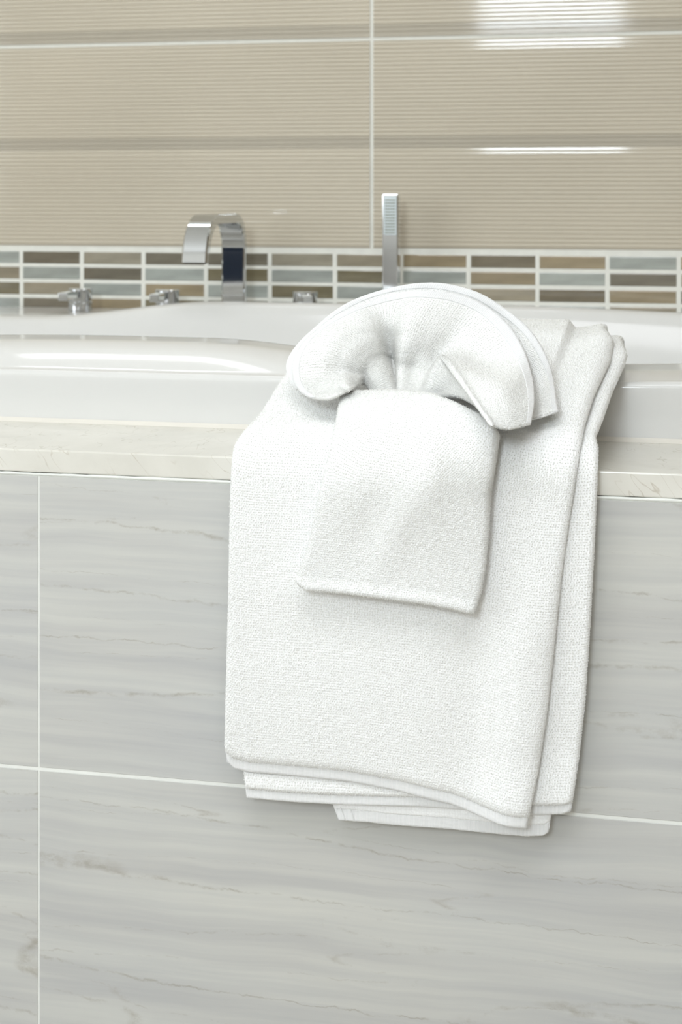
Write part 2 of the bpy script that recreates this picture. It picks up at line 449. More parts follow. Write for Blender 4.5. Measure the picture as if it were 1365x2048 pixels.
pattern = ['gdlddltbkbgb',       # from the left edge of the photo, top row first
           'tgdgogogbgdt',
           'otgbgogdtkbd',
           'gdbodgtodgtg',
           'tgdbgotgdbgo',
           'dlgotgbdgtod']
rnd = random.Random(4)
xm0 = X_at(42.5, YB)-PX
ncol = 12
for r in range(6):
    for c in range(-17, 28):
        x0 = xm0+c*PX+GJ*0.55
        if x0 < XL+0.02 or x0+w_ > XR-0.02: continue
        k = pattern[r][c] if 0 <= c < ncol else rnd.choice('gtdoblk')
        o = link('mosaic_tile', mos_by[k], None, wall, False)
        o.location = (x0+rnd.uniform(-.0003, .0003), YB-0.0004+rnd.uniform(0, .0006), z_mos-J/2-0.0015-(r+1)*PZ+GJ*0.6+rnd.uniform(-.0003, .0003))
        o.rotation_euler = (rnd.uniform(-.006, .006), rnd.uniform(-.0015, .0015), rnd.uniform(-.003, .003))

# ------------------------------------------------------------------ bath panel with its tiles
DF = 1.443
ZCT = EYE-0.263                  # top of the stone ledge
ZT1 = at(682.5, 973, DF).z       # joint under the ledge
ZT2 = at(682.5, 1589, DF).z      # joint between the two rows
panel = structure('wall_bath_panel', (XL, DF+0.0005, 0), (XR, DF+0.08, ZT1+0.001), M['grout_panel'])
xj = X_at(77, DF)
PW = 0.80
def panel_tile(name, w, h):
    bm = bmesh.new()
    vs = [bm.verts.new((x, y, z)) for x in (0, w) for y in (0, 0.003) for z in (0, h)]
    for q in ((0,1,3,2),(4,6,7,5),(0,4,5,1),(2,3,7,6),(0,2,6,4),(1,5,7,3)): bm.faces.new([vs[i] for i in q])
    fe = [e for e in bm.edges if all(abs(vv.co.y) < 1e-6 for vv in e.verts)]
    bmesh.ops.bevel(bm, geom=fe, offset=0.0006, segments=1, affect='EDGES')
    return bm_done(bm, name)
jw = 0.0017
rowA = panel_tile('tile_upper', PW-jw, ZT1-ZT2-0.0036)
rowB = panel_tile('tile_lower', PW-jw, ZT2-0.0016-0.004)
for c in range(-3, 3):
    x0 = xj+c*PW+jw/2
    if x0+PW < XL or x0+PW > XR: continue
    for me_, z in ((rowA, ZT2+0.0014), (rowB, 0.004)):
        o = link('tile', me_, M['panel_tile'], panel, False); o.location = (x0, DF, z)
# ragged line of grout squeezed out under the ledge
def bead(name, x0, x1, y, z, ry, rz, mat, parent, n=420, amp=0.0006, seed=0.0):
    v, f = [], []
    K = 8
    for i in range(n):
        x = x0+(x1-x0)*i/(n-1)
        a = amp*(noise.noise((x*55+seed, 1.3, 0))+0.6*noise.noise((x*190+seed, 4.1, 0)))
        for k in range(K):
            an = 2*math.pi*k/K
            v.append((x, y+(ry+a*0.3)*math.cos(an), z+(rz+a)*math.sin(an)+a*0.5))
    for i in range(n-1):
        for k in range(K):
            f.append((i*K+k, i*K+(k+1) % K, (i+1)*K+(k+1) % K, (i+1)*K+k))
    f.append(tuple(range(K))); f.append(tuple((n-1)*K+k for k in range(K-1, -1, -1)))
    return link(name, mesh(name, v, f), mat, parent)
bead('grout_line', XL+0.01, XR-0.01, DF+0.0012, ZT1-0.0002, 0.0022, 0.0019, M['grout_panel'], panel, 900, 0.0011)

# ------------------------------------------------------------------ stone ledge
DT = 1.618                        # front face of the tub
ledge = empty('stone_ledge', (0, DF, ZCT))
tag(ledge, 'cream marble ledge running along the front of the bathtub', 'ledge')
box('slab', (XL+0.001, -0.0015, -0.0232), (XR-0.001, DT-DF-0.0008, 0), M['marble'], ledge, 0.0016, 2)

# ------------------------------------------------------------------ bathtub
ZR = EYE-0.2035                   # nominal rim height
tub = empty('bathtub', (-0.35, 2.0, ZCT))
tag(tub, 'glossy white built-in bathtub with softly raised rim', 'bathtub')
TX0, TX1, TY0, TY1 = -1.72, 0.98, DT, YB-0.003
def sstep(a, b, x):
    q = min(1, max(0, (x-a)/(b-a))); return q*q*(3-2*q)
def hump(x, y):
    h = 0.0
    # front armrest, swelling to the left of the towel
    q = min(1, max(0, (y-DT-0.010)/0.072))
    e_ = math.exp(-abs((x+0.62)/0.50)**2.4) if x < -0.62 else 1-0.85*sstep(-0.54, -0.24, x)
    h += 0.028*e_*(1-(1-q)**1.7)*(1-sstep(1.9, 2.1, y))
    h += 0.006*sstep(-0.2, 0.1, x)*(1-sstep(1.9, 2.1, y))
    # back rim: raised lip right of the taps, lower deck at the left
    r = sstep(-0.95, -0.66, x)*(1-0.25*sstep(-0.2, 0.1, x))
    h += 0.026*r*sstep(1.95, 2.10, y)*(1-sstep(2.215, 2.275, y))
    h += 0.012*sstep(1.95, 2.15, y)
    return h
def tub_mesh():
    cx, cy = (TX0+TX1)/2, (TY0+TY1)/2
    NA = 360
    icx, icy, irx, iry = -0.35, 1.985, 1.20, 0.215      # inner opening (rounded oblong)
    def outer(a):
        c, s = math.cos(a), math.sin(a)
        hx, hy = (TX1-TX0)/2, (TY1-TY0)/2
        k = min(hx/abs(c) if abs(c) > 1e-9 else 1e9, hy/abs(s) if abs(s) > 1e-9 else 1e9)
        return cx+k*c, cy+k*s
    # sample the outline evenly along its length rather than by angle
    peri = []
    hx, hy = TX1-TX0, TY1-TY0
    nx, ny = 130, 50
    for i in range(nx): peri.append((TX0+hx*i/nx, TY0))
    for i in range(ny): peri.append((TX1, TY0+hy*i/ny))
    for i in range(nx): peri.append((TX1-hx*i/nx, TY1))
    for i in range(ny): peri.append((TX0, TY1-hy*i/ny))
    NA = len(peri)
    def inner(p):
        # superellipse point in the same relative direction
        u, v = (p[0]-cx)/(hx/2), (p[1]-cy)/(hy/2)
        m = max(abs(u), abs(v)); u /= m; v /= m
        uu = u*math.sqrt(max(0, 1-0.42*v*v)); vv = v*math.sqrt(max(0, 1-0.42*u*u))
        return icx+irx*uu, icy+iry*vv
    rings = []
    def ring(fn): rings.append([fn(p) for p in peri])
    def rimpt(p, t, dz=0.0, hs=1.0):
        q = inner(p); x, y = p[0]+(q[0]-p[0])*t, p[1]+(q[1]-p[1])*t
        return (x, y, ZR+hump(x, y)*hs+dz)
    ring(lambda p: (p[0], p[1], ZCT))
    ring(lambda p: (p[0], p[1], ZCT+0.02))
    rr = 0.0075
    def toward(p, d):
        q = inner(p); L = math.hypot(q[0]-p[0], q[1]-p[1]); return d/L
    ring(lambda p: (p[0], p[1], ZR+hump(*p)-rr*1.6))
    for k in range(0, 7):
        a = math.pi/2*k/6
        d = rr*(1-math.cos(a)); dz = -rr*(1-math.sin(a))
        ring(lambda p: rimpt(p, toward(p, d), dz))
    for t in (0.075, 0.10, 0.13, 0.16, 0.2, 0.25, 0.3, 0.35, 0.4, 0.45, 0.5, 0.55, 0.6, 0.7, 0.8, 0.88):
        ring(lambda p: rimpt(p, t))
    for t, dz in ((0.93, -0.0008), (0.97, -0.003), (1.0, -0.007)):
        ring(lambda p: rimpt(p, t, dz))
    def down(p, sc, dz):
        q = inner(p); x, y = icx+(q[0]-icx)*sc, icy+(q[1]-icy)*sc
        h = hump(q[0], q[1])
        return (x, y, ZR+h*max(0, 1+dz/0.25)+dz)
    for sc, dz in ((0.972, -0.015), (0.935, -0.032), (0.88, -0.06), (0.82, -0.095), (0.76, -0.14), (0.71, -0.2), (0.67, -0.28), (0.62, -0.34),
                   (0.55, -0.375), (0.45, -0.39), (0.25, -0.395)):
        ring(lambda p: down(p, sc, dz))
    v = [q for r in rings for q in r]
    f = []
    for i in range(len(rings)-1):
        for k in range(NA):
            f.append((i*NA+k, i*NA+(k+1) % NA, (i+1)*NA+(k+1) % NA, (i+1)*NA+k))
    f.append(tuple((len(rings)-1)*NA+k for k in range(NA)))
    lo = tub.location
    return mesh('basin', [(a-lo.x, b-lo.y, c-lo.z) for a, b, c in v], f)
basin = link('basin', tub_mesh(), M['tub'], tub)
v, f = [], []
sec = [(0.0, 0.0001), (-0.0048, 0.0001), (-0.0041, 0.0009), (-0.0030, 0.0018), (-0.0016, 0.0030), (-0.0002, 0.0048)]
for x in (TX0+0.35, TX1+0.35):
    v += [(x, DT-2.0+y-0.0002, z) for y, z in sec]
for k in range(5): f.append((k, k+1, k+7, k+6))
f.append((5, 0, 6, 11)); f.append(tuple(range(5, -1, -1))); f.append(tuple(range(6, 12)))
link('sealant', mesh('sealant', v, f), M['seal'], tub, False)
def deck_z(x, y): return ZR+hump(x, y)

# ------------------------------------------------------------------ taps
def ribbon(name, path, w, th, mat, parent, bev=0.0022):
    """flat bar of width w along x following path in (y, z); th = thickness"""
    v, f = [], []
    n = len(path)
    cs = []
    b = bev
    for (sx, sn) in ((-1, -1), (1, -1), (1, 1), (-1, 1)):
        pass
    sec = [(-w/2+b, -th/2), (w/2-b, -th/2), (w/2, -th/2+b), (w/2, th/2-b), (w/2-b, th/2), (-w/2+b, th/2), (-w/2, th/2-b), (-w/2, -th/2+b)]
    for i in range(n):
        a = Vector(path[max(0, i-1)]); c = Vector(path[min(n-1, i+1)])
        t = (c-a).normalized(); nn = Vector((-t.y, t.x))
        for sx, sn in sec:
            v.append((sx, path[i][0]+nn.x*sn, path[i][1]+nn.y*sn))
    K = len(sec)
    for i in range(n-1):
        for k in range(K):
            f.append((i*K+k, i*K+(k+1) % K, (i+1)*K+(k+1) % K, (i+1)*K+k))
    f.append(tuple(range(K))); f.append(tuple((n-1)*K+k for k in range(K-1, -1, -1)))
    o = link(name, mesh(name, v, f), mat, parent)
    return autosmooth(o, 40)
YS = 2.315
sp_x = X_at(469, YS)
sp = empty('bath_spout', (sp_x, YS, deck_z(sp_x, YS)+0.0006))
tag(sp, 'flat chrome waterfall bath spout bent over like an inverted U', 'faucet')
z_sp = at(469, 436, YS).z-sp.location.z
R1, R2, reach = 0.048, 0.062, 0.205
path = [(0, 0.0), (0, 0.02), (0, 0.05), (0, z_sp-R1-0.005)]
for k in range(0, 13):
    a = math.pi/2*k/12; path.append((-R1*(1-math.cos(a)), z_sp-R1+R1*math.sin(a)))
yE = -reach+R2
for k in range(0, 15):
    a = math.radians(80)*k/14; path.append((yE-R2*math.sin(a), z_sp-R2*(1-math.cos(a))))
e = path[-1]; path.append((e[0]-0.0022, e[1]-0.012))
ribbon('spout_body', path, 0.0385, 0.0165, M['chrome'], sp)
box('base_plate', (-0.024, -0.014, 0), (0.024, 0.014, 0.004), M['chrome'], sp, 0.001)
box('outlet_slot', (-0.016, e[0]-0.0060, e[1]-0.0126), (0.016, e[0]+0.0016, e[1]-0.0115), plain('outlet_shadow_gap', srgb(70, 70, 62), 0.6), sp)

def make_knob(label, px, py_top, yaw_deg, lift=0.0):
    x = X_at(px, YS)
    o = empty('tap_handle', (x, YS, deck_z(x, YS)+0.0006), math.radians(yaw_deg))
    tag(o, label, 'tap', 'chrome lever taps on the back rim of the tub')
    lathe('base', [(0.0195, 0.0), (0.0195, 0.0125), (0.0188, 0.0133)], M['chrome'], o)
    lathe('gap_ring', [(0.0178, 0.0133), (0.0178, 0.0148)], M['chrome'], o)
    lathe('cap', [(0.0190, 0.0148), (0.0197, 0.0156), (0.0197, 0.0345), (0.0189, 0.0355)], M['chrome'], o)
    l = box('lever', (-0.0075, -0.082, 0.021), (0.0075, -0.010, 0.0335), M['chrome'], o, 0.0012, 2)
    return o
make_knob('leftmost chrome lever tap on the tub rim, lever pointing forward', 161, 568, 2)
make_knob('chrome lever tap on the tub rim just left of the spout', 335, 570, 4)
make_knob('small chrome lever tap right of the spout, half hidden by the rim', 611, 575, 16)

hs_x = X_at(783, YS)
hs = empty('hand_shower', (hs_x, YS, deck_z(hs_x, YS)+0.0006), math.radians(3))
tag(hs, 'upright slim square chrome hand shower standing behind the towel', 'shower')
H = at(778, 388, YS).z-hs.location.z
box('socket', (-0.021, -0.021, 0), (0.021, 0.021, 0.012), M['chrome'], hs, 0.002, 2)
bd = box('handle_body', (-0.0125, -0.014, 0.010), (0.0125, 0.018, H), M['chrome'], hs, 0.0016, 2)
pl = box('spray_plate', (-0.0105, -0.0152, H-0.064), (0.0105, -0.0138, H-0.003), M['spray'], bd, 0.0004)
for r in range(11):
    for c in range(3):
        pass
bm = bmesh.new()
nz = bmesh.ops.create_cone(bm, cap_ends=True, segments=8, radius1=0.00115, radius2=0.0009, depth=0.0014)
bmesh.ops.rotate(bm, verts=bm.verts, matrix=__import__('mathutils').Matrix.Rotation(math.pi/2, 3, 'X'))
nozzle_me = bm_done(bm, 'nozzle'); nozzle_me.materials.append(M['nozzle'])
for r in range(12):
    for c in range(6):
        o = link('nozzle', nozzle_me, None, bd, False)
        o.location = (-0.0068+0.00272*c, -0.0158, H-0.0095-0.0046*r)
SCENE_TOWELS = True

# ------------------------------------------------------------------ towels
def smooth_path(pts, rad_steps=60, step=0.002):
    P = [Vector(p) for p in pts]
    out = []
    for a, b in zip(P[:-1], P[1:]):
        n = max(1, int((b-a).length/step))
        out += [a+(b-a)*(i/n) for i in range(n)]
    out.append(P[-1])
    A = np.array([tuple(p) for p in out])
    for _ in range(rad_steps):
        A[1:-1] = (A[:-2]+2*A[1:-1]+A[2:])/4
    d = np.r_[0, np.cumsum(np.hypot(*np.diff(A, axis=0).T))]
    s = np.arange(0, d[-1], 0.001)
    return np.c_[np.interp(s, d, A[:, 0]), np.interp(s, d, A[:, 1])]
z0 = ZCT
PATH = smooth_path([(DF-0.007, z0-0.47), (DF-0.007, z0-0.002), (DF-0.004, z0+0.009), (DT-0.012, ZR+0.011), (DT+0.006, ZR+0.020),
                    (DT+0.070, ZR+0.024), (DT+0.152, ZR+0.019), (DT+0.205, ZR-0.06), (DT+0.22, ZR-0.13)], 30)
PT = np.gradient(PATH, axis=0); PT /= np.linalg.norm(PT, axis=1)[:, None]
PN = np.c_[-PT[:, 1], PT[:, 0]]              # outward: towards the camera / up
NP = len(PATH)
def path_at(s, off):
    """s in metres along the drape, off outward; arrays"""
    i = np.clip(np.asarray(s)/0.001, 0, NP-1.001)
    k = np.arange(NP)
    y = np.interp(i, k, PATH[:, 0]); z = np.interp(i, k, PATH[:, 1])
    ny = np.interp(i, k, PN[:, 0]); nz = np.interp(i, k, PN[:, 1])
    return y+ny*off, z+nz*off
def np_proj(X, Y, Z):
    zc = Y*ct-X*st; xc = X*ct+Y*st
    return HX+F*xc/zc, HY+F*(EYE-Z)/zc
def np_X(px, Y):
    u = (px-HX)/F
    return Y/(ct+u*st)*(u*ct-st)
def edge_x(poly, Y, Z):
    """x of an outline given as pixels (px, py) sorted by py, at depth Y and height Z"""
    pys = np.array([p[1] for p in poly], float); pxs = np.array([p[0] for p in poly], float)
    X = np_X(np.full_like(Y, pxs.mean()), Y)
    for _ in range(6):
        _, py = np_proj(X, Y, Z)
        X = np_X(np.interp(py, pys, pxs), Y)
    return X
s_crest = float(np.argmax(PATH[:, 1]))*0.001
def s_of_py(py, px, off, smax=None):
    """distance along the drape at which the surface is seen at row py"""
    ss = np.arange(0, (smax or s_crest), 0.001)
    Y, Z = path_at(ss, off)
    X = np_X(np.full_like(Y, px), Y)
    _, p = np_proj(X, Y, Z)
    return float(np.interp(-py, -p, ss))
def spaced(n, r=0.16):
    """parameter values in 0..1, denser at both ends"""
    t = np.linspace(0, 1, n)
    return t-np.sin(2*np.pi*t)/(2*np.pi)*(1-r)*0.55
def fbm(A, B, sc, seed):
    out = np.empty(A.shape)
    for idx in np.ndindex(A.shape):
        out[idx] = noise.noise((A[idx]*sc, B[idx]*sc, seed))
    return out
RS = np.random.RandomState(7)
def loops(owner, P, Nn, mask, pitch, ln, wd, rise, seed, mat='loop'):
    """terry loops: small bent ribbons standing out of the cloth, P grid (a, b, 3)"""
    rs = np.random.RandomState(seed)
    La = np.linalg.norm(np.diff(P, axis=0), axis=2).mean(1); Lb = np.linalg.norm(np.diff(P, axis=1), axis=2).mean(0)
    ca = np.r_[0, np.cumsum(La)]; cb = np.r_[0, np.cumsum(Lb)]
    na, nb = int(ca[-1]/pitch), int(cb[-1]/pitch)
    A, B = np.meshgrid(np.arange(na)+0.5, np.arange(nb)+0.5, indexing='ij')
    A = (A+rs.uniform(-.16, .16, A.shape))*pitch; B = (B+rs.uniform(-.16, .16, B.shape)+0.5*(np.arange(na) % 2)[:, None]*0.6)*pitch
    ia = np.interp(A, ca, np.arange(len(ca))); ib = np.interp(B, cb, np.arange(len(cb)))
    i0 = np.clip(ia.astype(int), 0, P.shape[0]-2); j0 = np.clip(ib.astype(int), 0, P.shape[1]-2)
    fa = (ia-i0)[..., None]; fb = (ib-j0)[..., None]
    def bil(G):
        return (G[i0, j0]*(1-fa)*(1-fb)+G[i0+1, j0]*fa*(1-fb)+G[i0, j0+1]*(1-fa)*fb+G[i0+1, j0+1]*fa*fb)
    p = bil(P).reshape(-1, 3); n = bil(Nn).reshape(-1, 3); n /= np.linalg.norm(n, axis=1)[:, None]+1e-9
    if mask is not None:
        keep = mask[i0, j0].ravel(); p, n = p[keep], n[keep]
    K = len(p)
    dn = np.array([0, 0, -1.0])+rs.normal(0, 0.22, (K, 3))
    dn -= n*(dn*n).sum(1)[:, None]; dn /= np.linalg.norm(dn, axis=1)[:, None]+1e-9
    sd = np.cross(n, dn)
    ln_ = ln*rs.uniform(0.7, 1.3, (K, 1)); ri = rise*rs.uniform(0.7, 1.35, (K, 1)); w = wd*rs.uniform(0.8, 1.2, (K, 1))
    c0 = p-n*0.0003-dn*ln_*0.35; c1 = p+n*ri+dn*ln_*0.05; c2 = p+n*ri*0.55+dn*ln_*0.55; c3 = p-n*0.0003+dn*ln_*0.65
    V = np.stack([c0-sd*w*.35, c0+sd*w*.35, c1-sd*w*.5, c1+sd*w*.5, c2-sd*w*.45, c2+sd*w*.45, c3-sd*w*.3, c3+sd*w*.3], 1).reshape(-1, 3)
    b = (np.arange(K)*8)[:, None]
    Q = np.concatenate([b+np.array([[0, 1, 3, 2]]), b+np.array([[2, 3, 5, 4]]), b+np.array([[4, 5, 7, 6]])])
    V = V-np.array(parent_origin(owner))
    o = np_mesh('terry_loops', V, Q, np.zeros((len(V), 2)), M[mat], owner)
    o['kind'] = 'stuff'
    return o
def sheet(name, parent, mat, left, right, bottom, s_top, off, T, nt, nv, bulge=None, edge=None, top_round=False, fuzz=0.00016, s_bot_shift=0.0,
          s_top_poly=None, v_range=None, pile=None):
    """a padded cloth layer following the drape.  left/right/bottom: outlines in pixels"""
    er = edge or T*0.55
    t = spaced(nt); vv = np.linspace(0, 1, nv); vv = vv-np.sin(2*np.pi*vv)/(2*np.pi)*0.35
    # bottom and top of every column
    offm = off+T*0.5
    bpx = np.array([p[0] for p in bottom], float); bpy = np.array([p[1] for p in bottom], float)
    px_t = bpx[0]+(bpx[-1]-bpx[0])*t
    sb = np.array([s_of_py(np.interp(p, bpx, bpy), p, offm) for p in px_t])+s_bot_shift
    if s_top_poly is not None:
        tpx = np.array([p[0] for p in s_top_poly], float); tpy = np.array([p[1] for p in s_top_poly], float)
        ptt = tpx[0]+(tpx[-1]-tpx[0])*t
        stp = np.array([s_of_py(np.interp(p, tpx, tpy), p, offm) for p in ptt])
    else:
        stp = np.full(nt, s_top)
    if v_range is not None: stp = sb+v_range
    Sg = sb[None, :]+(stp-sb)[None, :]*vv[:, None]
    Tg = np.repeat(t[None, :], nv, 0)
    Y, Z = path_at(Sg, offm)
    # outlines hold their last width beyond the crest
    Sc = np.minimum(Sg, s_crest-0.004)
    Yc, Zc = path_at(Sc, offm)
    XLf, XRt = edge_x(left, Yc, Zc), edge_x(right, Yc, Zc)
    X = XLf+(XRt-XLf)*Tg
    Wd = XRt-XLf
    dx = np.minimum(Tg, 1-Tg)*Wd
    db = (Sg-sb[None, :]); dtop = (stp[None, :]-Sg)
    ed = np.sqrt(np.clip(1-(1-np.clip(dx/er, 0, 1))**2, 0, 1))
    eb = np.sqrt(np.clip(1-(1-np.clip(db/er, 0, 1))**2, 0, 1))
    e = ed*eb
    if top_round: e = e*np.sqrt(np.clip(1-(1-np.clip(dtop/er, 0, 1))**2, 0, 1))
    PXg, PYg = np_proj(X, Y, Z)
    b = bulge(PXg, PYg, Tg, vv[:, None]+0*Tg) if bulge else 0.0
    n1 = fbm(X, Sg, 9.0, 3.1+off*100)*0.0014+fbm(X, Sg, 26.0, 7.7+off*100)*0.0005
    fz = RS.normal(0, 1, X.shape)*fuzz
    of = off+T*(0.5+0.5*e)+b+(n1+fz)
    ob = off+T*(0.5-0.5*e)+b*0.9
    jx = RS.normal(0, 1, X.shape)*fuzz*0.7*(ed < 0.97)
    js = RS.normal(0, 1, X.shape)*fuzz*0.7*(eb < 0.97)
    Yf, Zf = path_at(Sg+js, of); Yb_, Zb = path_at(Sg+js, ob)
    V = np.concatenate([np.stack([X+jx, Yf, Zf], -1).reshape(-1, 3), np.stack([X+jx, Yb_, Zb], -1).reshape(-1, 3)])
    idx = np.arange(nv*nt).reshape(nv, nt)
    q = np.stack([idx[:-1, :-1], idx[:-1, 1:], idx[1:, 1:], idx[1:, :-1]], -1).reshape(-1, 4)
    N = nv*nt
    faces = [q, q[:, ::-1]+N]
    def strip(a):
        return np.stack([a[:-1], a[:-1]+N, a[1:]+N, a[1:]], -1)
    faces += [strip(idx[0, :]), strip(idx[-1, :])[:, ::-1], strip(idx[:, 0])[:, ::-1], strip(idx[:, -1])]
    Fq = np.concatenate(faces)
    V = V-np.array(parent_origin(parent))
    o = np_mesh(name, V, Fq, np.concatenate([np.stack([X, Sg], -1).reshape(-1, 2)]*2), mat, parent)
    if pile:
        P = np.stack([X, Yf, Zf], -1)
        nn = np.cross(np.gradient(P, axis=1), np.gradient(P, axis=0)); nn /= np.linalg.norm(nn, axis=2)[..., None]+1e-12
        loops(o, P, nn, (Sg < s_crest+0.03) & (ed > 0.05), pile, 0.0021, 0.0013, 0.0008, int(off*1e5))
    return o
def parent_origin(o):
    p = Vector((0, 0, 0))
    while o is not None: p += o.location; o = o.parent
    return tuple(p)
def np_mesh(name, V, Q, UV, mat, parent):
    me = bpy.data.meshes.new(name)
    me.vertices.add(len(V)); me.vertices.foreach_set('co', np.ascontiguousarray(V, np.float32).ravel())
    me.loops.add(Q.size); me.loops.foreach_set('vertex_index', np.ascontiguousarray(Q, np.int32).ravel())
    me.polygons.add(len(Q)); me.polygons.foreach_set('loop_start', np.arange(0, Q.size, 4, dtype=np.int32))
    me.polygons.foreach_set('loop_total', np.full(len(Q), 4, np.int32))
    uvl = me.uv_layers.new(name='UVMap')
    uvl.data.foreach_set('uv', np.ascontiguousarray(UV[Q.ravel()], np.float32).ravel())
    me.update(); me.validate()
    return link(name, me, mat, parent)

towel = empty('bath_towel', (at(800, 920, DF).x, DF, ZCT))
tag(towel, 'large white terry bath towel folded in layers and hung over the tub edge', 'towel')
def gauss(a, c, w): return np.exp(-((a-c)/w)**2)
def step(a, b, x):
    q = np.clip((x-a)/(b-a), 0, 1); return q*q*(3-2*q)
A_left = [(690, 640), (625, 710), (579, 752), (556, 780), (520, 830), (482, 870), (468, 892), (464, 920), (460, 1000), (458, 1120), (455, 1250), (451, 1400), (449, 1490), (455, 1530)]
A_right = [(1180, 640), (1228, 690), (1222, 728), (1189, 800), (1171, 855), (1160, 905), (1150, 975), (1138, 1050), (1124, 1150), (1110, 1290), (1096, 1420), (1078, 1540), (1058, 1640)]
A_bot = [(455, 1524), (470, 1538), (500, 1545), (600, 1553), (700, 1563), (800, 1581), (900, 1606), (960, 1627), (1010, 1640), (1055, 1646)]
def A_bulge(px, py, t, v):
    b = 0.006*gauss(px-(1055-(py-1300)*0.10), 0, 55)*step(1080, 1300, py)          # soft standing fold near the right edge
    b -= 0.004*gauss(px-(960-(py-1300)*0.08), 0, 60)*step(1150, 1350, py)
    b += 0.008*step(1500, 1650, py)*step(700, 1050, px)
    # padded upper part where the stack goes over the rim
    k = 1-step(700, 840, py)
    b += 0.009*k*(1-step(-9, 9, px-(1140-(py-680)*0.38)))
    b += 0.006*gauss(px-(1195-(py-720)*0.35), 0, 34)*(1-step(760, 960, py))
    return b
fl = sheet('front_layer', towel, M['towel'], A_left, A_right, A_bot, s_crest+0.12, 0.0165, 0.0115, 260, 470, A_bulge, edge=0.010, s_bot_shift=0.010, pile=0.0025)
sheet('hem', fl, M['hem'], A_left, A_right, A_bot, 0, 0.0180, 0.0062, 160, 20, A_bulge, v_range=0.012, fuzz=0.0001)
B_left = [(700, 640), (637, 710), (595, 752), (545, 830), (500, 890), (494, 1000), (490, 1300), (489, 1540), (498, 1600)]
B_right = [(1215, 655), (1240, 680), (1256, 715), (1250, 735), (1226, 790), (1207, 845), (1193, 878), (1198, 900), (1196, 970), (1190, 1100), (1182, 1250), (1172, 1400), (1160, 1510), (1150, 1580), (1140, 1640)]
B_bot = [(498, 1591), (600, 1600), (700, 1605), (860, 1609), (980, 1618), (1080, 1625), (1125, 1624), (1142, 1618)]
def B_bulge(px, py, t, v):
    return 0.004*gauss(px-(1225-(py-720)*0.25), 0, 30)*(1-step(760, 1000, py))+0.006*step(1480, 1620, py)
ml = sheet('middle_layer', towel, M['towel'], B_left, B_right, B_bot, s_crest+0.15, 0.0062, 0.0105, 200, 380, B_bulge, s_bot_shift=0.009, pile=0.0027)
sheet('hem', ml, M['hem'], B_left, B_right, B_bot, 0, 0.0075, 0.0056, 140, 18, B_bulge, v_range=0.011, fuzz=0.0001)
D_left = [(600, 640), (640, 1000), (655, 1500), (668, 1600), (683, 1640)]
D_right = [(1180, 640), (1150, 1000), (1118, 1500), (1105, 1620), (1098, 1668)]
D_bot = [(682, 1634), (740, 1638), (800, 1645), (900, 1651), (1000, 1661), (1060, 1666), (1090, 1665), (1100, 1658)]
bl = sheet('back_layer', towel, M['towel'], D_left, D_right, D_bot, s_crest+0.15, 0.0004, 0.0060, 130, 240, lambda px, py, t, v: 0.008*step(1450, 1640, py), s_bot_shift=0.010)
sheet('hem', bl, M['hem'], D_left, D_right, D_bot, 0, 0.0010, 0.0046, 120, 16, lambda px, py, t, v: 0.008*step(1450, 1640, py), v_range=0.0115, fuzz=0.0001)

for d_ in (12, 30):                # two stitched seams beside the corner of the back layer
    sheet('seam', bl, M['hem'], [(x+d_, y) for x, y in D_left], [(x+d_+4, y) for x, y in D_left],
          [(682+d_, 1633), (687+d_, 1634)], 0, 0.0016, 0.0058, 8, 24, lambda px, py, t, v: 0.008*step(1450, 1640, py), v_range=0.024, fuzz=0.0001)

# hand towel folded into a pocket
hand = empty('hand_towel', (at(790, 985, DF).x, DF-0.03, EYE-0.29))
tag(hand, 'white hand towel folded into a flat pocket on the bath towel', 'towel')
P_left = [(690, 760), (683, 785), (681, 800), (663, 894), (637, 996), (617, 1089), (600, 1140), (593, 1158), (604, 1185)]
P_right = [(930, 780), (945, 802), (985, 845), (1001, 872), (994, 920), (983, 986), (979, 1068), (972, 1140), (964, 1185), (948, 1232)]
P_bot = [(596, 1166), (612, 1179), (640, 1180), (700, 1186), (760, 1194), (850, 1206), (900, 1215), (948, 1227)]
P_top = [(683, 803), (700, 803), (740, 809), (800, 812), (850, 816), (890, 826), (920, 838), (940, 846)]
def P_bulge(px, py, t, v):
    u = (px-590-(1160-py)*0.22)/(370.0)
    b = 0.014*np.sin(np.clip(t, 0, 1)*np.pi)**0.5*step(0.10, 1.0, v)      # the mouth of the pocket stands open
    b += 0.003*gauss(px+py*0.5-1330, 0, 40)*gauss(py, 1020, 120)
    b += 0.0022*gauss(px, 870, 30)*gauss(py, 960, 110)-0.002*gauss(px-(760-(py-1000)*0.3), 0, 35)*gauss(py, 1040, 90)
    b += 0.004*(1-step(0.0, 0.10, v))
    return b
P_in = lambda poly, d: [(x+d, y) for x, y in poly]
sheet('back_panel', hand, M['towel'], P_in(P_left, 12), P_in(P_right, -12), [(x+8, y-14) for x, y in P_bot], 0, 0.0308, 0.0060, 150, 190, A_bulge, top_round=True, s_top_poly=[(x, y+12) for x, y in P_top])
sheet('pocket_panel', hand, M['towel'], P_left, P_right, P_bot, 0, 0.0370, 0.0120, 210, 290, lambda a, b, t, v: A_bulge(a, b, t, v)+P_bulge(a, b, t, v), top_round=True, s_top_poly=P_top, fuzz=0.00016, pile=0.0023)

# face cloth opened like a fan, tucked into the pocket
s_p = s_of_py(775, 800, 0.036)
yp, zp = path_at(np.array([s_p]), 0.036)
YP = float(yp[0])
fan = empty('face_cloth', tuple(at(797, 780, YP)))
tag(fan, 'white face cloth pleated into a fan rising from the towel pocket', 'towel')
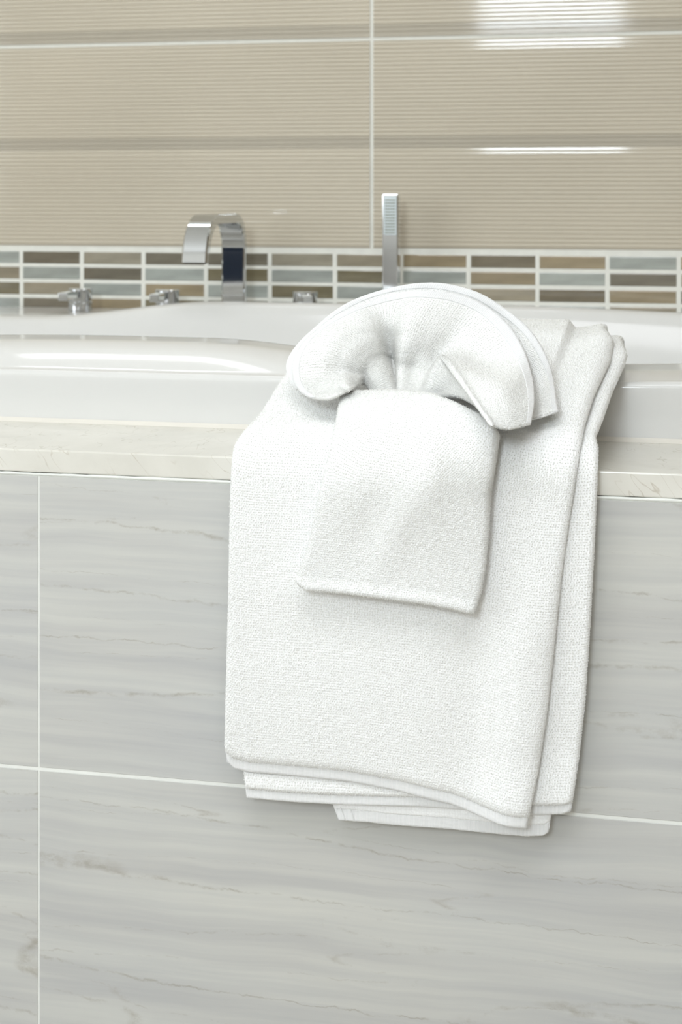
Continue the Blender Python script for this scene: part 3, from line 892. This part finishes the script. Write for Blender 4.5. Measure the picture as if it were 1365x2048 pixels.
# control net: columns run round the fan from its lower left to its right end, rows from the pocket (0) to the outer edge (4)
# every point: pixel x, pixel y, millimetres towards the camera
NET = [
 [(754, 805, 0), (732, 766, 14), (702, 779, 25), (660, 796, 35), (622, 797, 36)],
 [(757, 805, 2), (731, 762, 21), (692, 770, 34), (648, 780, 42), (600, 783, 42)],
 [(763, 805, 4), (736, 752, 24), (692, 748, 38), (640, 750, 46), (586, 756, 46)],
 [(770, 805, 5), (742, 742, 26), (698, 716, 38), (648, 708, 43), (588, 718, 38)],
 [(777, 805, 5), (754, 730, 22), (716, 692, 30), (672, 668, 28), (624, 672, 18)],
 [(786, 805, 1), (768, 724, 12), (750, 680, 16), (728, 645, 12), (690, 625, 4)],
 [(793, 805, -8), (784, 730, -10), (775, 688, -6), (766, 640, -1), (752, 598, -2)],
 [(797, 805, -10), (793, 735, -10), (789, 690, -4), (790, 640, 3), (802, 585, 2)],
 [(802, 805, 2), (801, 740, 12), (806, 690, 18), (822, 638, 14), (855, 581, 4)],
 [(815, 806, 3), (824, 745, 10), (844, 695, 11), (876, 645, 7), (916, 588, 0)],
 [(832, 808, 1), (846, 765, 3), (874, 724, 1), (922, 664, 0), (972, 611, -1)],
 [(845, 810, 1), (856, 776, 4), (882, 716, 27), (952, 700, 8), (1018, 649, 3)],
 [(855, 812, 2), (868, 779, 6), (893, 722, 42), (978, 732, 22), (1048, 697, 10)],
 [(866, 812, 3), (886, 784, 8), (917, 755, 46), (1002, 768, 34), (1064, 752, 17)],
 [(878, 814, 3), (908, 790, 12), (950, 803, 48), (1015, 810, 40), (1069, 802, 24)],
 [(888, 816, 4), (935, 798, 16), (985, 851, 50), (1022, 858, 42), (1063, 849, 28)],
]
RIDGE = (11, 12, 13, 14, 15)      # columns where the cloth doubles over into a sharp ridge
BACK = [
 [(770, 800, -4), (740, 770, 8), (690, 770, 20), (640, 775, 36), (592, 779, 42)],
 [(772, 800, -4), (742, 758, 10), (690, 745, 22), (635, 745, 36), (578, 757, 40)],
 [(776, 800, -5), (750, 742, 8), (696, 715, 20), (640, 705, 26), (573, 727, 26)],
 [(780, 800, -6), (758, 728, 5), (712, 690, 12), (662, 664, 12), (602, 684, 8)],
 [(787, 800, -9), (772, 720, -4), (748, 675, -2), (715, 640, -4), (678, 616, -6)],
 [(794, 800, -12), (785, 720, -12), (780, 670, -10), (772, 615, -9), (764, 580, -10)],
 [(808, 800, -9), (815, 720, -9), (830, 660, -9), (845, 610, -9), (866, 565, -10)],
 [(825, 800, -9), (848, 730, -9), (880, 675, -9), (915, 625, -10), (950, 582, -10)],
 [(850, 800, -9), (890, 745, -9), (940, 700, -8), (985, 665, -8), (1014, 619, -8)],
 [(850, 802, -8), (925, 757, -4), (985, 735, -2), (1030, 710, 0), (1062, 660, -3)],
 [(855, 803, -4), (948, 770, 2), (1015, 775, 6), (1060, 755, 8), (1094, 712, 3)],
 [(860, 804, 0), (966, 785, 6), (1030, 805, 12), (1075, 795, 14), (1109, 768, 10)],
 [(864, 805, 2), (980, 803, 8), (1035, 838, 16), (1075, 836, 19), (1118, 823, 17)],
]
def catmull(P, n):
    """P (k, m, 3) -> n samples along the first axis, centripetal-free uniform spline"""
    P = np.concatenate([2*P[:1]-P[1:2], P, 2*P[-1:]-P[-2:-1]])
    k = P.shape[0]-3
    u = np.linspace(0, k-1e-6, n); i = u.astype(int); f = (u-i)
    f = f.reshape((-1,)+(1,)*(P.ndim-1))
    a, b, c, d = P[i], P[i+1], P[i+2], P[i+3]
    return 0.5*((2*b)+(c-a)*f+(2*a-5*b+4*c-d)*f**2+(3*b-a-3*c+d)*f**3)
def blur(G, it):
    for _ in range(it):
        H = G.copy()
        H[1:-1] = (G[:-2]+2*G[1:-1]+G[2:])/4; G = H
        H = G.copy(); H[:, 1:-1] = (G[:, :-2]+2*G[:, 1:-1]+G[:, 2:])/4; G = H
    return G
LEAN = 0.22
_ss = np.arange(0, s_crest, 0.002)
def y_surf(px, py, off):
    Y, Z = path_at(_ss, off)
    _, p = np_proj(np_X(np.full_like(Y, px), Y), Y, Z)
    return float(np.interp(-py, -p, Y))
def fan_sheet(name, net, na, nr, T, mat, rows=(0.0, 1.0), extra=0.0, back=False, fuzz=0.0002, parent=None):
    N = np.array(net, float)
    W3 = np.empty_like(N)
    for i in range(N.shape[0]):
        for j in range(N.shape[1]):
            px, py, c = N[i, j]
            zup = (785-py)/F*1.7
            Y = YP-c*0.001+max(0.0, zup)*LEAN
            if py > 750 and j >= 2:      # the lobes lie on the towels beneath them
                o_ = float(np.interp(px, [640, 680, 720, 760, 880, 1000, 1070, 1120], [0.046, 0.060, 0.063, 0.060, 0.074, 0.076, 0.062, 0.050]))
                if back: o_ = float(np.interp(px, [690, 760, 900, 990, 1060], [0.042, 0.046, 0.062, 0.060, 0.046]))
                Y = min(Y, y_surf(px, py, o_)-(0.0 if back and px > 900 else 0.35*c*0.001))
            if j == 0:                   # tucked just below the mouth of the pocket
                py = 795; Y = y_surf(px, py, 0.0410 if back else 0.0440)
            if j == 1 and py > 750 and px > 760 and not back: Y = min(Y, y_surf(px, py, 0.056 if px > 900 else 0.050))
            if j == 1 and back and px > 900 and py > 750: Y = min(Y, y_surf(px, py, 0.062))
            W3[i, j] = at(px, py, Y)
    # extra rows either side of row 2, so that the ridge of the right-hand pleat is crisp
    R1 = W3[:, 1]*0.45+W3[:, 2]*0.55; R2 = W3[:, 2]*0.65+W3[:, 3]*0.35
    if not back:
        for i in RIDGE:
            R1[i] = W3[i, 1]*0.14+W3[i, 2]*0.86; R1[i, 1] = W3[i, 1, 1]*0.5+W3[i, 2, 1]*0.5
            R2[i] = W3[i, 2]*0.80+W3[i, 3]*0.20; R2[i, 1] = W3[i, 2, 1]
    W3 = np.stack([W3[:, 0], W3[:, 1], R1, W3[:, 2], R2, W3[:, 3], W3[:, 4]], 1)
    G = catmull(W3, na)
    G = np.transpose(catmull(np.transpose(G, (1, 0, 2)), 200), (1, 0, 2))
    G = blur(G, 4)
    r0, r1 = int(rows[0]*199), int(rows[1]*199)
    sel = np.linspace(r0, r1, nr)
    lo = sel.astype(int).clip(0, 198); fr = (sel-lo)[None, :, None]
    G = G[:, lo]*(1-fr)+G[:, lo+1]*fr
    du = np.gradient(G, axis=0); dv = np.gradient(G, axis=1)
    nrm = np.cross(du, dv); nrm /= np.linalg.norm(nrm, axis=2)[..., None]+1e-12
    if nrm[..., 1].mean() > 0: nrm = -nrm
    a = np.linspace(0, 1, na)[:, None]; r = np.linspace(0, 1, nr)[None, :]
    lu = np.cumsum(np.linalg.norm(du, axis=2), 0); lv = np.cumsum(np.linalg.norm(dv, axis=2), 1)
    er = T*0.6
    tot_u = lu[-1:, :]; tot_v = lv[:, -1:]
    d = np.minimum(np.minimum(lu, tot_u-lu), tot_v-lv)
    e = np.sqrt(np.clip(1-(1-np.clip(d/er, 0, 1))**2, 0, 1))
    X, Z = G[..., 0], G[..., 2]
    und = fbm(X, Z, 38.0, 1.7)*0.0012
    V1 = G+nrm*((T/2*e+extra+und+RS.normal(0, fuzz, e.shape))[..., None])
    V2 = G+nrm*((-T/2*e+extra+und)[..., None])
    idx = np.arange(na*nr).reshape(na, nr); n = na*nr
    q = np.stack([idx[:-1, :-1], idx[:-1, 1:], idx[1:, 1:], idx[1:, :-1]], -1).reshape(-1, 4)
    def strip(s): return np.stack([s[:-1], s[:-1]+n, s[1:]+n, s[1:]], -1)
    Q = np.concatenate([q[:, ::-1], q+n, strip(idx[0, :])[:, ::-1], strip(idx[-1, :]), strip(idx[:, 0]), strip(idx[:, -1])[:, ::-1]])
    V = np.concatenate([V1.reshape(-1, 3), V2.reshape(-1, 3)])
    o = parent or fan
    V = V-np.array(parent_origin(o))
    # cloth coordinates for the weave
    UV = np.stack([np.broadcast_to(np.linspace(0, 0.30, na)[:, None], (na, nr)), np.broadcast_to(0.15*(rows[0]+(rows[1]-rows[0])*r), (na, nr))], -1).reshape(-1, 2)
    me = np_mesh(name, V, Q, np.concatenate([UV, UV]), mat, o)
    bm = bmesh.new(); bm.from_mesh(me.data); bmesh.ops.recalc_face_normals(bm, faces=bm.faces); bm.to_mesh(me.data); bm.free()
    if parent is None: loops(me, V1, nrm, np.broadcast_to(r < 0.95, (na, nr)), 0.0020, 0.0017, 0.0011, 0.0006, 5 if back else 9, 'cloth_loop')
    if parent is None and not back: loops(me, V2, -nrm, np.broadcast_to(r < 0.95, (na, nr)), 0.0020, 0.0017, 0.0011, 0.0006, 13, 'cloth_loop')
    return me
bf = fan_sheet('back_fold', BACK, 240, 90, 0.0045, M['cloth'], back=True)
fan_sheet('hem', BACK, 240, 12, 0.0056, M['hem'], rows=(0.955, 1.0), back=True, fuzz=0.0001, parent=bf)
ff = fan_sheet('front_fold', NET, 280, 110, 0.0042, M['cloth'])
fan_sheet('hem', NET, 280, 12, 0.0052, M['hem'], rows=(0.955, 1.0), fuzz=0.0001, parent=ff)
